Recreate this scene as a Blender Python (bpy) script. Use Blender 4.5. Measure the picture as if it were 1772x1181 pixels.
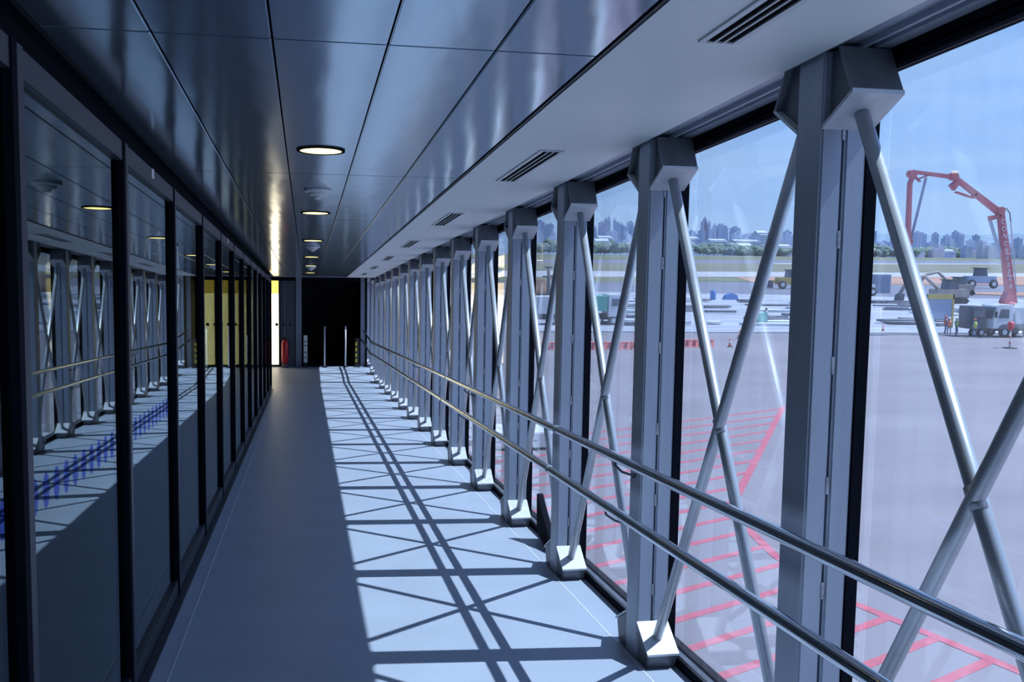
import bpy, bmesh, math, random
from mathutils import Vector, Matrix
random.seed(7)
S = bpy.context.scene
C = S.collection
for o in list(bpy.data.objects): bpy.data.objects.remove(o)

# ------------------------------------------------------------------ camera, sky, sun, exposure
def make_camera():
    yaw, pitch, roll, f = .1979, -.0938, .0172, 1777.63
    fw = Vector((math.sin(yaw)*math.cos(pitch), math.cos(yaw)*math.cos(pitch), math.sin(pitch)))
    r = fw.cross(Vector((0, 0, 1))).normalized(); u = r.cross(fw)
    r2 = r*math.cos(roll)+u*math.sin(roll); u2 = -r*math.sin(roll)+u*math.cos(roll)
    m = Matrix((r2, u2, -fw)).transposed().to_4x4(); m.translation = (0, 0, 1.6)
    cam = bpy.data.cameras.new('camera'); cam.sensor_width = 36; cam.lens = 36*f/1772
    cam.clip_start = .05; cam.clip_end = 20000
    o = bpy.data.objects.new('camera', cam); C.objects.link(o); o.matrix_world = m
    S.camera = o
make_camera()
S.view_settings.view_transform = 'Standard'; S.view_settings.look = 'None'
S.view_settings.gamma = 1; S.view_settings.use_curve_mapping = False
S.view_settings.exposure = 0.35

def make_world():
    w = bpy.data.worlds.new('sky'); S.world = w; w.use_nodes = True
    nt = w.node_tree; nt.nodes.clear(); N = nt.nodes.new; L = nt.links.new
    out = N('ShaderNodeOutputWorld'); bg = N('ShaderNodeBackground'); L(bg.outputs[0], out.inputs[0])
    tc = N('ShaderNodeTexCoord'); sp = N('ShaderNodeSeparateXYZ'); L(tc.outputs['Generated'], sp.inputs[0])
    rp = N('ShaderNodeValToRGB'); L(sp.outputs['Z'], rp.inputs[0])
    e = rp.color_ramp.elements
    e[0].position = 0; e[0].color = (.40, .62, 1.0, 1)
    e[1].position = 1; e[1].color = (.06, .16, .50, 1)
    for p, c in ((.06, (.36, .59, 1.0, 1)), (.18, (.29, .53, 1.0, 1)), (.4, (.17, .36, .86, 1))):
        x = e.new(p); x.color = c
    # thin streaky cirrus everywhere in the sky
    mp = N('ShaderNodeMapping'); mp.inputs['Scale'].default_value = (1.6, 1.6, 9); mp.inputs['Rotation'].default_value = (.1, .05, 0)
    L(tc.outputs['Generated'], mp.inputs[0])
    nz = N('ShaderNodeTexNoise'); nz.inputs['Scale'].default_value = 2.2; nz.inputs['Detail'].default_value = 5
    nz.inputs['Distortion'].default_value = .6; L(mp.outputs[0], nz.inputs['Vector'])
    cr = N('ShaderNodeValToRGB'); cr.color_ramp.elements[0].position = .45; cr.color_ramp.elements[1].position = .8
    cr.color_ramp.elements[1].color = (.55, .55, .55, 1); L(nz.outputs[0], cr.inputs[0])
    mx = N('ShaderNodeMixRGB'); L(cr.outputs[0], mx.inputs[0]); L(rp.outputs[0], mx.inputs[1])
    mx.inputs[2].default_value = (.55, .74, 1.0, 1); L(mx.outputs[0], bg.inputs[0])
    bg.inputs[1].default_value = .92
make_world()
def make_sun():
    l = bpy.data.lights.new('sun', 'SUN'); l.energy = 6.0; l.angle = math.radians(.53); l.color = (.82, .93, 1.06)
    o = bpy.data.objects.new('sun', l); C.objects.link(o)
    d = Vector((1, -.12, 1.613)); o.rotation_euler = d.to_track_quat('Z', 'Y').to_euler(); o.location = (20, -3, 30)
make_sun()

# ------------------------------------------------------------------ materials
def nodes(name):
    m = bpy.data.materials.new(name); m.use_nodes = True; nt = m.node_tree; nt.nodes.clear()
    out = nt.nodes.new('ShaderNodeOutputMaterial'); return m, nt, out
def pbr(name, col, rough=.5, metal=0, noise=0, scale=8, bump=0, bscale=None, spec=.5, stretch=(1, 1, 1), aniso=0, tint=None, coat=0):
    m, nt, out = nodes(name); N = nt.nodes.new; L = nt.links.new
    b = N('ShaderNodeBsdfPrincipled'); L(b.outputs[0], out.inputs[0])
    b.inputs['Base Color'].default_value = (*col, 1); b.inputs['Roughness'].default_value = rough
    b.inputs['Metallic'].default_value = metal; b.inputs['Specular IOR Level'].default_value = spec
    b.inputs['Anisotropic'].default_value = aniso; b.inputs['Coat Weight'].default_value = coat
    if noise or bump:
        tc = N('ShaderNodeTexCoord'); mp = N('ShaderNodeMapping'); mp.inputs['Scale'].default_value = stretch
        L(tc.outputs['Object'], mp.inputs[0])
    if noise:
        nz = N('ShaderNodeTexNoise'); nz.inputs['Scale'].default_value = scale; nz.inputs['Detail'].default_value = 4
        L(mp.outputs[0], nz.inputs['Vector'])
        rp = N('ShaderNodeValToRGB'); rp.color_ramp.elements[0].position = .3; rp.color_ramp.elements[1].position = .7
        t = tint or tuple(min(1, c*(1+noise)) for c in col)
        rp.color_ramp.elements[0].color = (*[c*(1-noise) for c in col], 1); rp.color_ramp.elements[1].color = (*t, 1)
        L(nz.outputs[0], rp.inputs[0]); L(rp.outputs[0], b.inputs['Base Color'])
    if bump:
        n2 = N('ShaderNodeTexNoise'); n2.inputs['Scale'].default_value = bscale or scale; n2.inputs['Detail'].default_value = 2
        L(mp.outputs[0], n2.inputs['Vector'])
        bp = N('ShaderNodeBump'); bp.inputs['Strength'].default_value = bump; bp.inputs['Distance'].default_value = .02
        L(n2.outputs[0], bp.inputs['Height']); L(bp.outputs[0], b.inputs['Normal'])
    return m
def emit(name, col, st):
    m, nt, out = nodes(name); e = nt.nodes.new('ShaderNodeEmission'); e.inputs[0].default_value = (*col, 1)
    e.inputs[1].default_value = st; nt.links.new(e.outputs[0], out.inputs[0]); return m
def glass(name, tint, ior=1.5, boost=1.7, haze=0.0, rough=0.0, refl=(1, 1, 1)):
    """thin architectural pane: clear tinted transmission + fresnel mirror, faint streaky veil for dirt and painted-in outdoor haze"""
    m, nt, out = nodes(name); N = nt.nodes.new; L = nt.links.new
    tr = N('ShaderNodeBsdfTransparent'); tr.inputs[0].default_value = (*tint, 1)
    gl = N('ShaderNodeBsdfGlossy'); gl.inputs['Roughness'].default_value = rough; gl.inputs[0].default_value = (*refl, 1)
    fr = N('ShaderNodeFresnel'); ge = N('ShaderNodeNewGeometry'); mi = N('ShaderNodeMix')   # same reflectance from both sides of the thin pane
    mi.inputs[2].default_value = ior; mi.inputs[3].default_value = 1/ior; L(ge.outputs['Backfacing'], mi.inputs[0]); L(mi.outputs[0], fr.inputs[0])
    mu = N('ShaderNodeMath'); mu.operation = 'MULTIPLY'; mu.use_clamp = True; mu.inputs[1].default_value = boost; L(fr.outputs[0], mu.inputs[0])
    first = tr
    if haze:
        df = N('ShaderNodeBsdfTranslucent'); df.inputs[0].default_value = (.85, .84, .88, 1)
        tc = N('ShaderNodeTexCoord'); mp = N('ShaderNodeMapping'); mp.inputs['Scale'].default_value = (1, 6, .12); L(tc.outputs['Object'], mp.inputs[0])
        nz = N('ShaderNodeTexNoise'); nz.inputs['Scale'].default_value = 3; L(mp.outputs[0], nz.inputs['Vector'])
        m2 = N('ShaderNodeMath'); m2.operation = 'MULTIPLY'; m2.inputs[1].default_value = haze*2; L(nz.outputs[0], m2.inputs[0])
        mh = N('ShaderNodeMixShader'); L(m2.outputs[0], mh.inputs[0]); L(tr.outputs[0], mh.inputs[1]); L(df.outputs[0], mh.inputs[2]); first = mh
    mx = N('ShaderNodeMixShader'); L(mu.outputs[0], mx.inputs[0]); L(first.outputs[0], mx.inputs[1]); L(gl.outputs[0], mx.inputs[2])
    L(mx.outputs[0], out.inputs[0]); return m
M = {}
M['floor'] = pbr('grey_vinyl_floor', (.37, .425, .52), .42, noise=.05, scale=2.5, bump=.02, bscale=60, spec=.35)
M['floor_edge'] = pbr('floor_edge_band', (.36, .41, .50), .45, noise=.05, scale=3)
M['joint'] = pbr('pale_floor_joint', (.62, .64, .68), .5)
M['steel'] = pbr('brushed_steel', (.40, .445, .53), .42, .30, noise=.05, scale=6, stretch=(3, 3, .25), bump=.02, bscale=20)
M['steel_dark'] = pbr('dark_shaded_steel', (.15, .155, .18), .45, .4, noise=.25, scale=9, bump=.05)  # dark steel; recess shade on gussets and bases is in this colour
M['gusset'] = pbr('shaded_gusset_front', (.21, .22, .25), .45, .35, noise=.2, scale=9)  # darkened: shade on the gusset front is put into the colour
M['weld'] = pbr('weld_metal', (.42, .43, .46), .4, .8, noise=.3, scale=60)
M['plate'] = pbr('lit_plate', (.62, .64, .68), .42, .25, noise=.08, scale=20)  # same steel brightened: sun and bounce light put into the colour
M['tube'] = pbr('tube_steel', (.50, .53, .57), .36, .55, noise=.08, scale=12)
M['rail'] = pbr('polished_rail', (.60, .62, .66), .14, 1.0, noise=.05, scale=10)
M['ceil'] = pbr('ceiling_metal', (.50, .60, .70), .15, .88, bump=.16, bscale=1.4, stretch=(3, .8, 1))
M['ceil_back'] = pbr('ceiling_void', (.02, .02, .03), .9)
M['soffit'] = pbr('soffit_white', (.76, .80, .80), .5, noise=.02, scale=2)
M['vent'] = pbr('vent_white', (.66, .69, .71), .45)
M['slot'] = pbr('vent_slot_black', (.006, .006, .009), .9, spec=.02)
M['black'] = pbr('black_aluminium', (.009, .010, .016), .8, 0, spec=.04)
M['frame'] = pbr('anthracite_frame', (.030, .030, .046), .45, 0, spec=.35, noise=.1, scale=20)
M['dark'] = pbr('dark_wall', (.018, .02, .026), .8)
M['rubber'] = pbr('black_rubber', (.02, .02, .024), .7)
M['white'] = pbr('white_plastic', (.75, .75, .76), .45)
M['grey_door'] = pbr('grey_door', (.10, .11, .135), .4, .3)
M['pillar'] = pbr('grey_pillar', (.24, .27, .34), .45)
M['roof'] = pbr('roof_sheet', (.35, .36, .4), .7)
M['red'] = pbr('extinguisher_red', (.62, .02, .03), .35)
M['yellow'] = pbr('safety_yellow', (.55, .42, .03), .5)
M['blue_dot'] = glass('blue_film', (.50, .55, .98), boost=0, haze=.03)
M['dark_dot'] = pbr('dark_decal', (.03, .03, .05), .6)
M['glassL'] = glass('partition_glass', (.55, .58, .45), boost=.95, refl=(.80, .90, 1.0))
M['glassR'] = glass('window_glass', (.90, .93, .95), boost=.9, haze=.025)  # veil: outdoor haze is put into the pane along with dirt
M['lamp'] = emit('lamp_diffuser', (1.0, .80, .30), 2.6)
M['win_white'] = emit('outdoor_glow', (1.0, .88, .62), 2.5)  # glow added in place of the sunlit outdoors, no real blind
M['win_yellow'] = emit('outdoor_glow_yellow', (1.0, .72, .18), 1.1)
# outdoors
M['apron'] = pbr('apron_concrete', (.225, .20, .225), .85, noise=.10, scale=.12, stretch=(1, 1.6, 1), tint=(.265, .235, .26), bump=.1, bscale=3)
M['paint'] = pbr('red_apron_paint', (.50, .10, .14), .7, noise=.12, scale=3)
M['pale'] = pbr('pale_concrete', (.40, .385, .42), .85, noise=.08, scale=.1)
M['grass'] = pbr('dry_grass', (.17, .175, .115), .95, noise=.18, scale=.03, tint=(.21, .19, .14))
M['grass_g'] = pbr('green_verge', (.15, .17, .11), .95, noise=.25, scale=.05, tint=(.20, .19, .10))
M['asphalt'] = pbr('asphalt', (.17, .17, .22), .9, noise=.08, scale=.08)
M['soil'] = pbr('orange_soil', (.42, .21, .15), .95, noise=.18, scale=.08, tint=(.46, .27, .20))
M['works'] = pbr('construction_ground', (.27, .28, .34), .9, noise=.12, scale=.30, stretch=(.35, 1.7, 1), tint=(.46, .47, .54))
M['sheet'] = pbr('white_sheet', (.60, .62, .68), .8, noise=.08, scale=.6)
M['crown'] = pbr('tree_leaves', (.15, .21, .16), .9, noise=.35, scale=.25, bump=.5, bscale=.6)
M['crown2'] = pbr('tree_leaves_hazed', (.17, .23, .23), .9, noise=.3, scale=.25, bump=.5, bscale=.6)  # distance haze blued into the leaf colour
M['bark'] = pbr('bark', (.12, .10, .09), .9)
M['hill'] = pbr('wooded_hill', (.17, .24, .32), .95, noise=.2, scale=.02)  # blued and paled: distance haze put into the colour
M['city_a'] = pbr('city_pale', (.56, .58, .70), .8, noise=.08, scale=.1)  # city tones pale and bluish: distance haze is in the colours
M['city_b'] = pbr('city_hazed_blue', (.34, .41, .55), .8, noise=.1, scale=.1)
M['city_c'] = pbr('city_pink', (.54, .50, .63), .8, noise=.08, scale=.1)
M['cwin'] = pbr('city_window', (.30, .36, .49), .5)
M['roofw'] = pbr('warehouse_roof', (.52, .55, .62), .7, noise=.08, scale=.2)
M['boom'] = pbr('boom_red', (.52, .10, .14), .45, noise=.08, scale=1)
M['cab'] = pbr('cab_white', (.62, .64, .68), .4)
M['tyre'] = pbr('tyre', (.035, .035, .045), .85)
M['chassis'] = pbr('chassis_grey', (.10, .11, .14), .7, noise=.2, scale=2)
M['cabglass'] = pbr('cab_window', (.06, .09, .13), .15)
M['green'] = pbr('teal_panel', (.12, .42, .36), .5)
M['barrier'] = pbr('barrier_red', (.72, .22, .20), .6)
M['orange'] = pbr('cone_orange', (.75, .20, .10), .6)
M['bluebox'] = pbr('blue_plastic', (.08, .20, .50), .6)
M['digger'] = pbr('machine_yellow', (.50, .38, .10), .55)
M['hazed'] = pbr('hazed_machine', (.30, .26, .24), .8, noise=.15, scale=1)  # brownish yellow dulled: haze put into the machine colour
M['slab_dark'] = pbr('damp_slab', (.15, .155, .19), .85, noise=.15, scale=1)
M['hivis'] = pbr('hi_vis', (.50, .62, .14), .7)
M['skin'] = pbr('skin', (.36, .22, .16), .6)
M['trouser'] = pbr('blue_workwear', (.13, .17, .26), .8)
M['shirt'] = pbr('pale_shirt', (.42, .42, .46), .8)
M['helmet'] = pbr('helmet_red', (.6, .1, .08), .5)
M['mound'] = pbr('earth_mound', (.22, .14, .11), .95, noise=.3, scale=.5, bump=.4)

# ------------------------------------------------------------------ helpers
TA = .0674; YK = 22.9; ZK = -TA*YK
def fl(y): return -TA*y if y < YK else ZK
def bm_box(bm, x0, x1, y0, y1, z0, z1, slope=False):
    vs = []
    for y in (y0, y1):
        s = fl(y) if slope else 0
        for x, z in ((x0, z0), (x1, z0), (x1, z1), (x0, z1)): vs.append(bm.verts.new((x, y, z+s)))
    for f in ((0, 1, 2, 3), (7, 6, 5, 4), (0, 4, 5, 1), (1, 5, 6, 2), (2, 6, 7, 3), (3, 7, 4, 0)): bm.faces.new([vs[i] for i in f])
def bm_long(bm, x0, x1, y0, y1, z0, z1):
    """box that follows the floor slope, split at the kink"""
    if y0 < YK < y1: bm_box(bm, x0, x1, y0, YK, z0, z1, True); bm_box(bm, x0, x1, YK, y1, z0, z1, True)
    else: bm_box(bm, x0, x1, y0, y1, z0, z1, True)
def bm_cyl(bm, a, b, r, n=16, r2=None, caps=True):
    a, b = Vector(a), Vector(b); r2 = r if r2 is None else r2
    d = (b-a).normalized(); p = d.orthogonal().normalized(); q = d.cross(p)
    A = [bm.verts.new(a+(p*math.cos(t)+q*math.sin(t))*r) for t in [2*math.pi*i/n for i in range(n)]]
    B = [bm.verts.new(b+(p*math.cos(t)+q*math.sin(t))*r2) for t in [2*math.pi*i/n for i in range(n)]]
    for i in range(n):
        f = bm.faces.new((A[i], A[(i+1) % n], B[(i+1) % n], B[i])); f.smooth = True
    if caps: bm.faces.new(A[::-1]); bm.faces.new(B)
def bm_path(bm, pts, r, n=12):
    pts = [Vector(p) for p in pts]; rings = []; q0 = None
    for i, p in enumerate(pts):
        d = ((pts[min(i+1, len(pts)-1)]-p).normalized()+(p-pts[max(i-1, 0)]).normalized()).normalized()
        u = d.orthogonal().normalized() if q0 is None else (q0-d*q0.dot(d)).normalized()
        q0 = u; v = d.cross(u)
        rings.append([bm.verts.new(p+(u*math.cos(t)+v*math.sin(t))*r) for t in [2*math.pi*k/n for k in range(n)]])
    for A, B in zip(rings, rings[1:]):
        for k in range(n):
            f = bm.faces.new((A[k], A[(k+1) % n], B[(k+1) % n], B[k])); f.smooth = True
    bm.faces.new(rings[0][::-1]); bm.faces.new(rings[-1])
def bm_prism(bm, poly, a0, a1, axis='x'):
    """extrude a 2D polygon; axis x: poly is (y,z); axis y: poly is (x,z); axis z: (x,y)"""
    def P(p, a): return {'x': (a, p[0], p[1]), 'y': (p[0], a, p[1]), 'z': (p[0], p[1], a)}[axis]
    A = [bm.verts.new(P(p, a0)) for p in poly]; B = [bm.verts.new(P(p, a1)) for p in poly]; n = len(poly)
    bm.faces.new(A); bm.faces.new(B[::-1])
    for i in range(n): bm.faces.new((A[i], B[i], B[(i+1) % n], A[(i+1) % n]))
def bm_ring(bm, c, r0, r1, z0, z1, n=32):
    """flat annulus with thickness around vertical axis"""
    R = []
    for r, z in ((r0, z0), (r1, z0), (r1, z1), (r0, z1)):
        R.append([bm.verts.new((c[0]+r*math.cos(2*math.pi*i/n), c[1]+r*math.sin(2*math.pi*i/n), c[2]+z)) for i in range(n)])
    for a in range(4):
        for i in range(n):
            f = bm.faces.new((R[a][i], R[a][(i+1) % n], R[(a+1) % 4][(i+1) % n], R[(a+1) % 4][i])); f.smooth = a % 2 == 1
def bm_lathe(bm, prof, c=(0, 0, 0), n=20, axis='z'):
    R = []
    for r, z in prof:
        row = []
        for i in range(n):
            t = 2*math.pi*i/n; x, y = max(r, 1e-4)*math.cos(t), max(r, 1e-4)*math.sin(t)
            p = (x, y, z) if axis == 'z' else ((z, x, y) if axis == 'x' else (x, z, y))
            row.append(bm.verts.new((p[0]+c[0], p[1]+c[1], p[2]+c[2])))
        R.append(row)
    for A, B in zip(R, R[1:]):
        for i in range(n):
            f = bm.faces.new((A[i], A[(i+1) % n], B[(i+1) % n], B[i])); f.smooth = True
    bm.faces.new(R[0][::-1]); bm.faces.new(R[-1])
def mesh(name, fn, mat, bevel=0, seg=2):
    bm = bmesh.new(); fn(bm); bmesh.ops.recalc_face_normals(bm, faces=bm.faces)
    if bevel:
        es = [e for e in bm.edges if len(e.link_faces) == 2 and e.calc_face_angle(0) > .5]
        bmesh.ops.bevel(bm, geom=es, offset=bevel, segments=seg, affect='EDGES', clamp_overlap=True)
    me = bpy.data.meshes.new(name); bm.to_mesh(me); bm.free(); me.materials.append(M[mat]); return me
def put(name, me, parent=None, loc=(0, 0, 0), rot=(0, 0, 0), **kw):
    o = bpy.data.objects.new(name, me); C.objects.link(o); o.location = loc; o.rotation_euler = rot
    if parent: o.parent = parent
    for k, v in kw.items(): o[k] = v
    return o
def obj(name, fn, mat, parent=None, loc=(0, 0, 0), bevel=0, **kw): return put(name, mesh(name, fn, mat, bevel), parent, loc, **kw)
def empty(name, loc, label, cat, group=None, rot=(0, 0, 0)):
    o = put(name, None, None, loc, rot, label=label, category=cat)
    if group: o['group'] = group
    return o
def boxf(*a): return lambda bm: bm_box(bm, *a)
def longf(*a): return lambda bm: bm_long(bm, *a)
ORD = ['first', 'second', 'third', 'fourth', 'fifth', 'sixth', 'seventh', 'eighth', 'ninth', 'tenth', 'eleventh', 'twelfth', 'thirteenth',
       'fourteenth', 'fifteenth', 'sixteenth', 'seventeenth', 'eighteenth', 'nineteenth', 'twentieth'] + ['twenty-'+w for w in ('first', 'second', 'third', 'fourth', 'fifth', 'sixth', 'seventh', 'eighth', 'ninth')] + ['thirtieth'] + ['thirty-'+w for w in ('first', 'second', 'third', 'fourth', 'fifth', 'sixth')]
Y0, YE = -4.2, 26.1     # corridor behind the camera .. end wall
D0, SP = 2.831, 1.548   # first column in view, column spacing
XLW = -2.7              # far wall of the lane behind the glass
CZ = 2.366              # ceiling height above the floor

# ------------------------------------------------------------------ setting: floor, ceiling, walls
floor = obj('floor', lambda bm: (bm_long(bm, -.59, 1.469, Y0, YE+.02, -.25, 0), bm_long(bm, 1.469, 1.73, Y0, YE, -.25, -.003),
            bm_long(bm, XLW, -.59, Y0, YE+.02, -.25, -.001)), 'floor', kind='structure')
obj('floor_joint', longf(-.595, -.587, Y0, YK, -.002, .0012), 'joint', floor)
obj('floor_joint', longf(1.464, 1.472, Y0, YE, -.002, .0012), 'joint', floor)
obj('edge_strip', longf(-.705, -.668, Y0, 21.46, -.002, .010), 'frame', floor)
ceiling = obj('ceiling', lambda bm: (bm_long(bm, XLW, 1.75, Y0, YK, CZ+.16, CZ+.3), bm_box(bm, XLW, 1.75, YK, YE+3.2, CZ+ZK, CZ+.3+ZK), bm_long(bm, -.775, 1.46, Y0, YK-.02, CZ+.06, CZ+.07),
              bm_long(bm, XLW, -.80, Y0, YK, CZ-.0, CZ+.02)), 'ceil_back', kind='structure')
roof = obj('trim_1', lambda bm: bm_long(bm, XLW-.1, 1.78, Y0-.1, YE+3.3, CZ+.31, CZ+.42), 'roof', kind='structure')
PX = [-.708, -.418, -.094, .229, .543, .85]
PL = 2.85
for c in range(5):
    for k in range(-2, 7):
        y0 = 3.02+PL*k; y1 = min(y0+PL, YK-.03)
        x0, x1 = PX[c]+.003, PX[c+1]-.003
        yc = (y0+y1)/2
        def pan(bm, x0=x0, x1=x1, y0=y0, y1=y1):
            n = 5
            bm_box(bm, x0, x1, y0+.0035, y1-.0035, CZ, CZ+.03, True)
        o = obj('ceiling_panel', pan, 'ceil', ceiling, bevel=.003)
end_trim = obj('trim_2', boxf(-2.7, 1.46, YK-.02, YK+.05, CZ+ZK-.012, CZ+ZK+.05), 'pillar', kind='structure')

soffit = obj('soffit', longf(.865, 1.47, Y0, YK-.01, CZ-.006, CZ+.05), 'soffit', kind='structure')
obj('edge_lip', longf(.853, .861, Y0, YK-.01, CZ-.003, CZ+.04), 'frame', soffit)
# steel edge beam over the columns and black window header
beam = obj('trim_3', lambda bm: (bm_long(bm, 1.475, 1.60, Y0, YE, CZ+.012, CZ+.15),
           bm_long(bm, 1.60, 1.66, Y0, YE, CZ+.0, CZ+.15), bm_long(bm, 1.55, 1.562, Y0, YE, CZ-.006, CZ+.02)), 'steel', kind='structure')
wall_right = obj('wall_right', lambda bm: (bm_long(bm, 1.648, 1.745, Y0, YE, 2.332, CZ+.30), bm_long(bm, 1.648, 1.68, Y0, YE, 2.312, 2.34), bm_long(bm, 1.655, 1.672, Y0, YE, 2.300, 2.32), bm_long(bm, 1.72, 1.745, Y0, YE, 2.330, 2.36)),
                 'black', kind='structure')
obj('header_strip', longf(1.651, 1.655, Y0, YE, 2.300, 2.312), 'frame', wall_right)
obj('sill', longf(1.635, 1.745, Y0, YE, -.24, .035), 'black', wall_right)
obj('sill_cap', longf(1.640, 1.667, Y0, YE, .035, .055), 'steel_dark', wall_right)
NB = range(-4, 16)
for k in NB:
    d = D0+SP*k
    obj('mullion', boxf(1.636, 1.673, d, d+.06, fl(d)+.03, fl(d)+2.32), 'black', wall_right)
    if d+SP < YE+.3:
        y0, y1 = d+.06, min(d+SP, YE)
        obj('window_pane', longf(1.705, 1.709, y0-.055, y1-.005, .03, 2.345), 'glassR', wall_right)

# left glazed partition
YW = 21.46
wall_left = obj('wall_left', lambda bm: (bm_long(bm, -.85, -.775, Y0, YW, 2.20, CZ+.15), bm_long(bm, -.80, -.712, Y0, YW, 2.262, 2.268),), 'black', kind='structure')
obj('kick_plate', longf(-.76, -.708, Y0, YW, -.02, .095), 'frame', wall_left)
FD = 2.735; YW = 21.46
for j in range(-4, 13):
    d = FD+SP*j; e = min(d+SP, YW)
    obj('fin', boxf(-.76, -.702, d, d+.052, fl(d)-.02, fl(d)+2.268), 'black', wall_left, bevel=.002)
    if e-d < .3: continue
    obj('door_stile', boxf(-.76, -.705, d+.060, d+.118, fl(d)-.02, fl(d)+2.264), 'frame', wall_left, bevel=.002)
    obj('top_rail', longf(-.76, -.706, d+.119, e-.004, 2.190, 2.264), 'frame', wall_left)
    g = obj('glass_pane', longf(-.732, -.726, d+.118, e-.002, .09, 2.20), 'glassL', wall_left)
    if j <= 1:
        y = d+.20
        while y < e-.06:
            def dot(bm, y=y):
                n = 16; vs = [bm.verts.new((-.7245, y+.037*math.cos(2*math.pi*i/n), fl(y)+1.09+.052*math.sin(2*math.pi*i/n))) for i in range(n)]
                bm.faces.new(vs)
            obj('film_dot', dot, 'blue_dot', g); y += .125
for yy, zz in ((5.05, 2.24), (9.7, 2.24)):
    obj('door_label', boxf(-.7055, -.7035, yy, yy+.07, fl(yy)+zz-.022, fl(yy)+zz+.022), 'white', wall_left)

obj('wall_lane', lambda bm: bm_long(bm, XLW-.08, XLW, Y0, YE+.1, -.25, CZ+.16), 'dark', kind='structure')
back = obj('wall_back', boxf(XLW, 1.73, Y0-.1, Y0, fl(Y0)-.3, fl(Y0)+CZ+.2), 'pillar', kind='structure')
# ------------------------------------------------------------------ end of the corridor
ZE = ZK
wf = obj('wall_front', lambda bm: (bm_box(bm, -.27, -.13, YE, YE+.14, ZE, ZE+2.6), bm_box(bm, 1.33, 1.44, YE, YE+.14, ZE, ZE+2.6),
         ), 'pillar', kind='structure')
obj('lintel', boxf(XLW, 1.73, YE+.02, YE+.14, ZE+2.15, ZE+2.7), 'black', wf)
obj('black_jamb', boxf(1.44, 1.73, YE-.02, YE+.14, ZE-.02, ZE+2.4), 'black', wf)
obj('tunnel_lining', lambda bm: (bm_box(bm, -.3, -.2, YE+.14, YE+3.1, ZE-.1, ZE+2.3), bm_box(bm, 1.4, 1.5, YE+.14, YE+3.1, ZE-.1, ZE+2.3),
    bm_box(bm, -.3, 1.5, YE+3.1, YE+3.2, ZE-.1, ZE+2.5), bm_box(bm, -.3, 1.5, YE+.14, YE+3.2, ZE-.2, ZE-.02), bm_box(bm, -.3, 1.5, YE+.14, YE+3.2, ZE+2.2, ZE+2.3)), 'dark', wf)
obj('threshold', boxf(-.13, 1.33, YE-.02, YE+.14, ZE-.02, ZE+.015), 'black', wf)
dr = obj('door_1', boxf(-.64, -.28, YE+.02, YE+.06, ZE-.01, ZE+2.15), 'grey_door', kind='structure')
obj('door_frame', lambda bm: (bm_box(bm, -.69, -.64, YE, YE+.1, ZE, ZE+2.15), bm_box(bm, -.285, -.27, YE-.01, YE+.1, ZE, ZE+2.15)), 'frame', dr)
obj('leak_blocker', boxf(-.68, -.28, YE+.10, YE+.2, ZE-.1, ZE+2.5), 'dark', dr)  # unseen dark box added behind the door to stop light leaking
obj('seal_strip', boxf(-.555, -.54, YE+.012, YE+.02, ZE+.5, ZE+2.13), 'pillar', dr)
fg = obj('window_1', lambda bm: (bm_box(bm, XLW, -.69, YE+.02, YE+.08, ZE, ZE+.05), bm_box(bm, -.94, -.90, YE+.02, YE+.08, ZE, ZE+2.15),
         bm_box(bm, -1.84, -1.80, YE+.02, YE+.08, ZE, ZE+2.15)), 'frame', kind='structure')
obj('glow_pane', boxf(XLW, -.69, YE+.12, YE+.13, ZE+.05, ZE+1.82), 'win_white', fg)  # glowing panes stand in for the sunlit outdoors beyond the window
obj('glow_pane', boxf(XLW, -.69, YE+.12, YE+.13, ZE+1.82, ZE+2.15), 'win_yellow', fg)
x = -2.55
while x < -.28:
    obj('round_decal', lambda bm: bm_cyl(bm, (0, 0, 0), (0, .003, 0), .04, 14), 'dark_dot', fg, (x, YE+.005, ZE+1.06)); x += .165
# ------------------------------------------------------------------ steel columns
def bent(bm, side, pts, x0, x1, th=.012):
    """bent flange plate following (y,z) points, with thickness"""
    P = [Vector((p[0]*side, p[1])) for p in pts]; n = []
    for i, p in enumerate(P):
        d = (P[min(i+1, len(P)-1)]-P[max(i-1, 0)]).normalized(); n.append(Vector((-d.y, d.x)))
    Q = [p+v*th*(-1 if side > 0 else 1)*(-1) for p, v in zip(P, n)]
    for i in range(len(P)-1):
        bm_prism(bm, [tuple(P[i]), tuple(P[i+1]), tuple(Q[i+1]), tuple(Q[i])], x0, x1, 'x')
cm = {}
cm['inner_channel'] = mesh('inner_channel', boxf(-.074, -.0045, -.0805, .0805, -.012, CZ+.012), 'steel', .007, 3)
cm['outer_channel'] = mesh('outer_channel', boxf(.0035, .073, -.0805, .0805, -.012, CZ+.012), 'steel', .007, 3)
def tabs(bm):
    for z in (.30, .72, 1.05, 1.42, 1.80, 2.12):
        bm_box(bm, -.006, .006, -.078, .078, z, z+.055)
cm['weld_tabs'] = mesh('weld_tabs', lambda bm: (tabs(bm), bm_box(bm, -.006, .006, -.02, .02, 0, 2.3)), 'weld', .002, 1)
TOPP = [(.0805, 2.150), (.245, 2.236), (.165, 2.372)]
BASP = [(.0805, .182), (.240, .090), (.205, -.012)]
def web(bm, side, pts, zc, x0, x1):
    bm_prism(bm, [(p[0]*side, p[1]) for p in pts]+[(.0805*side, zc)], x0, x1, 'x')
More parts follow.
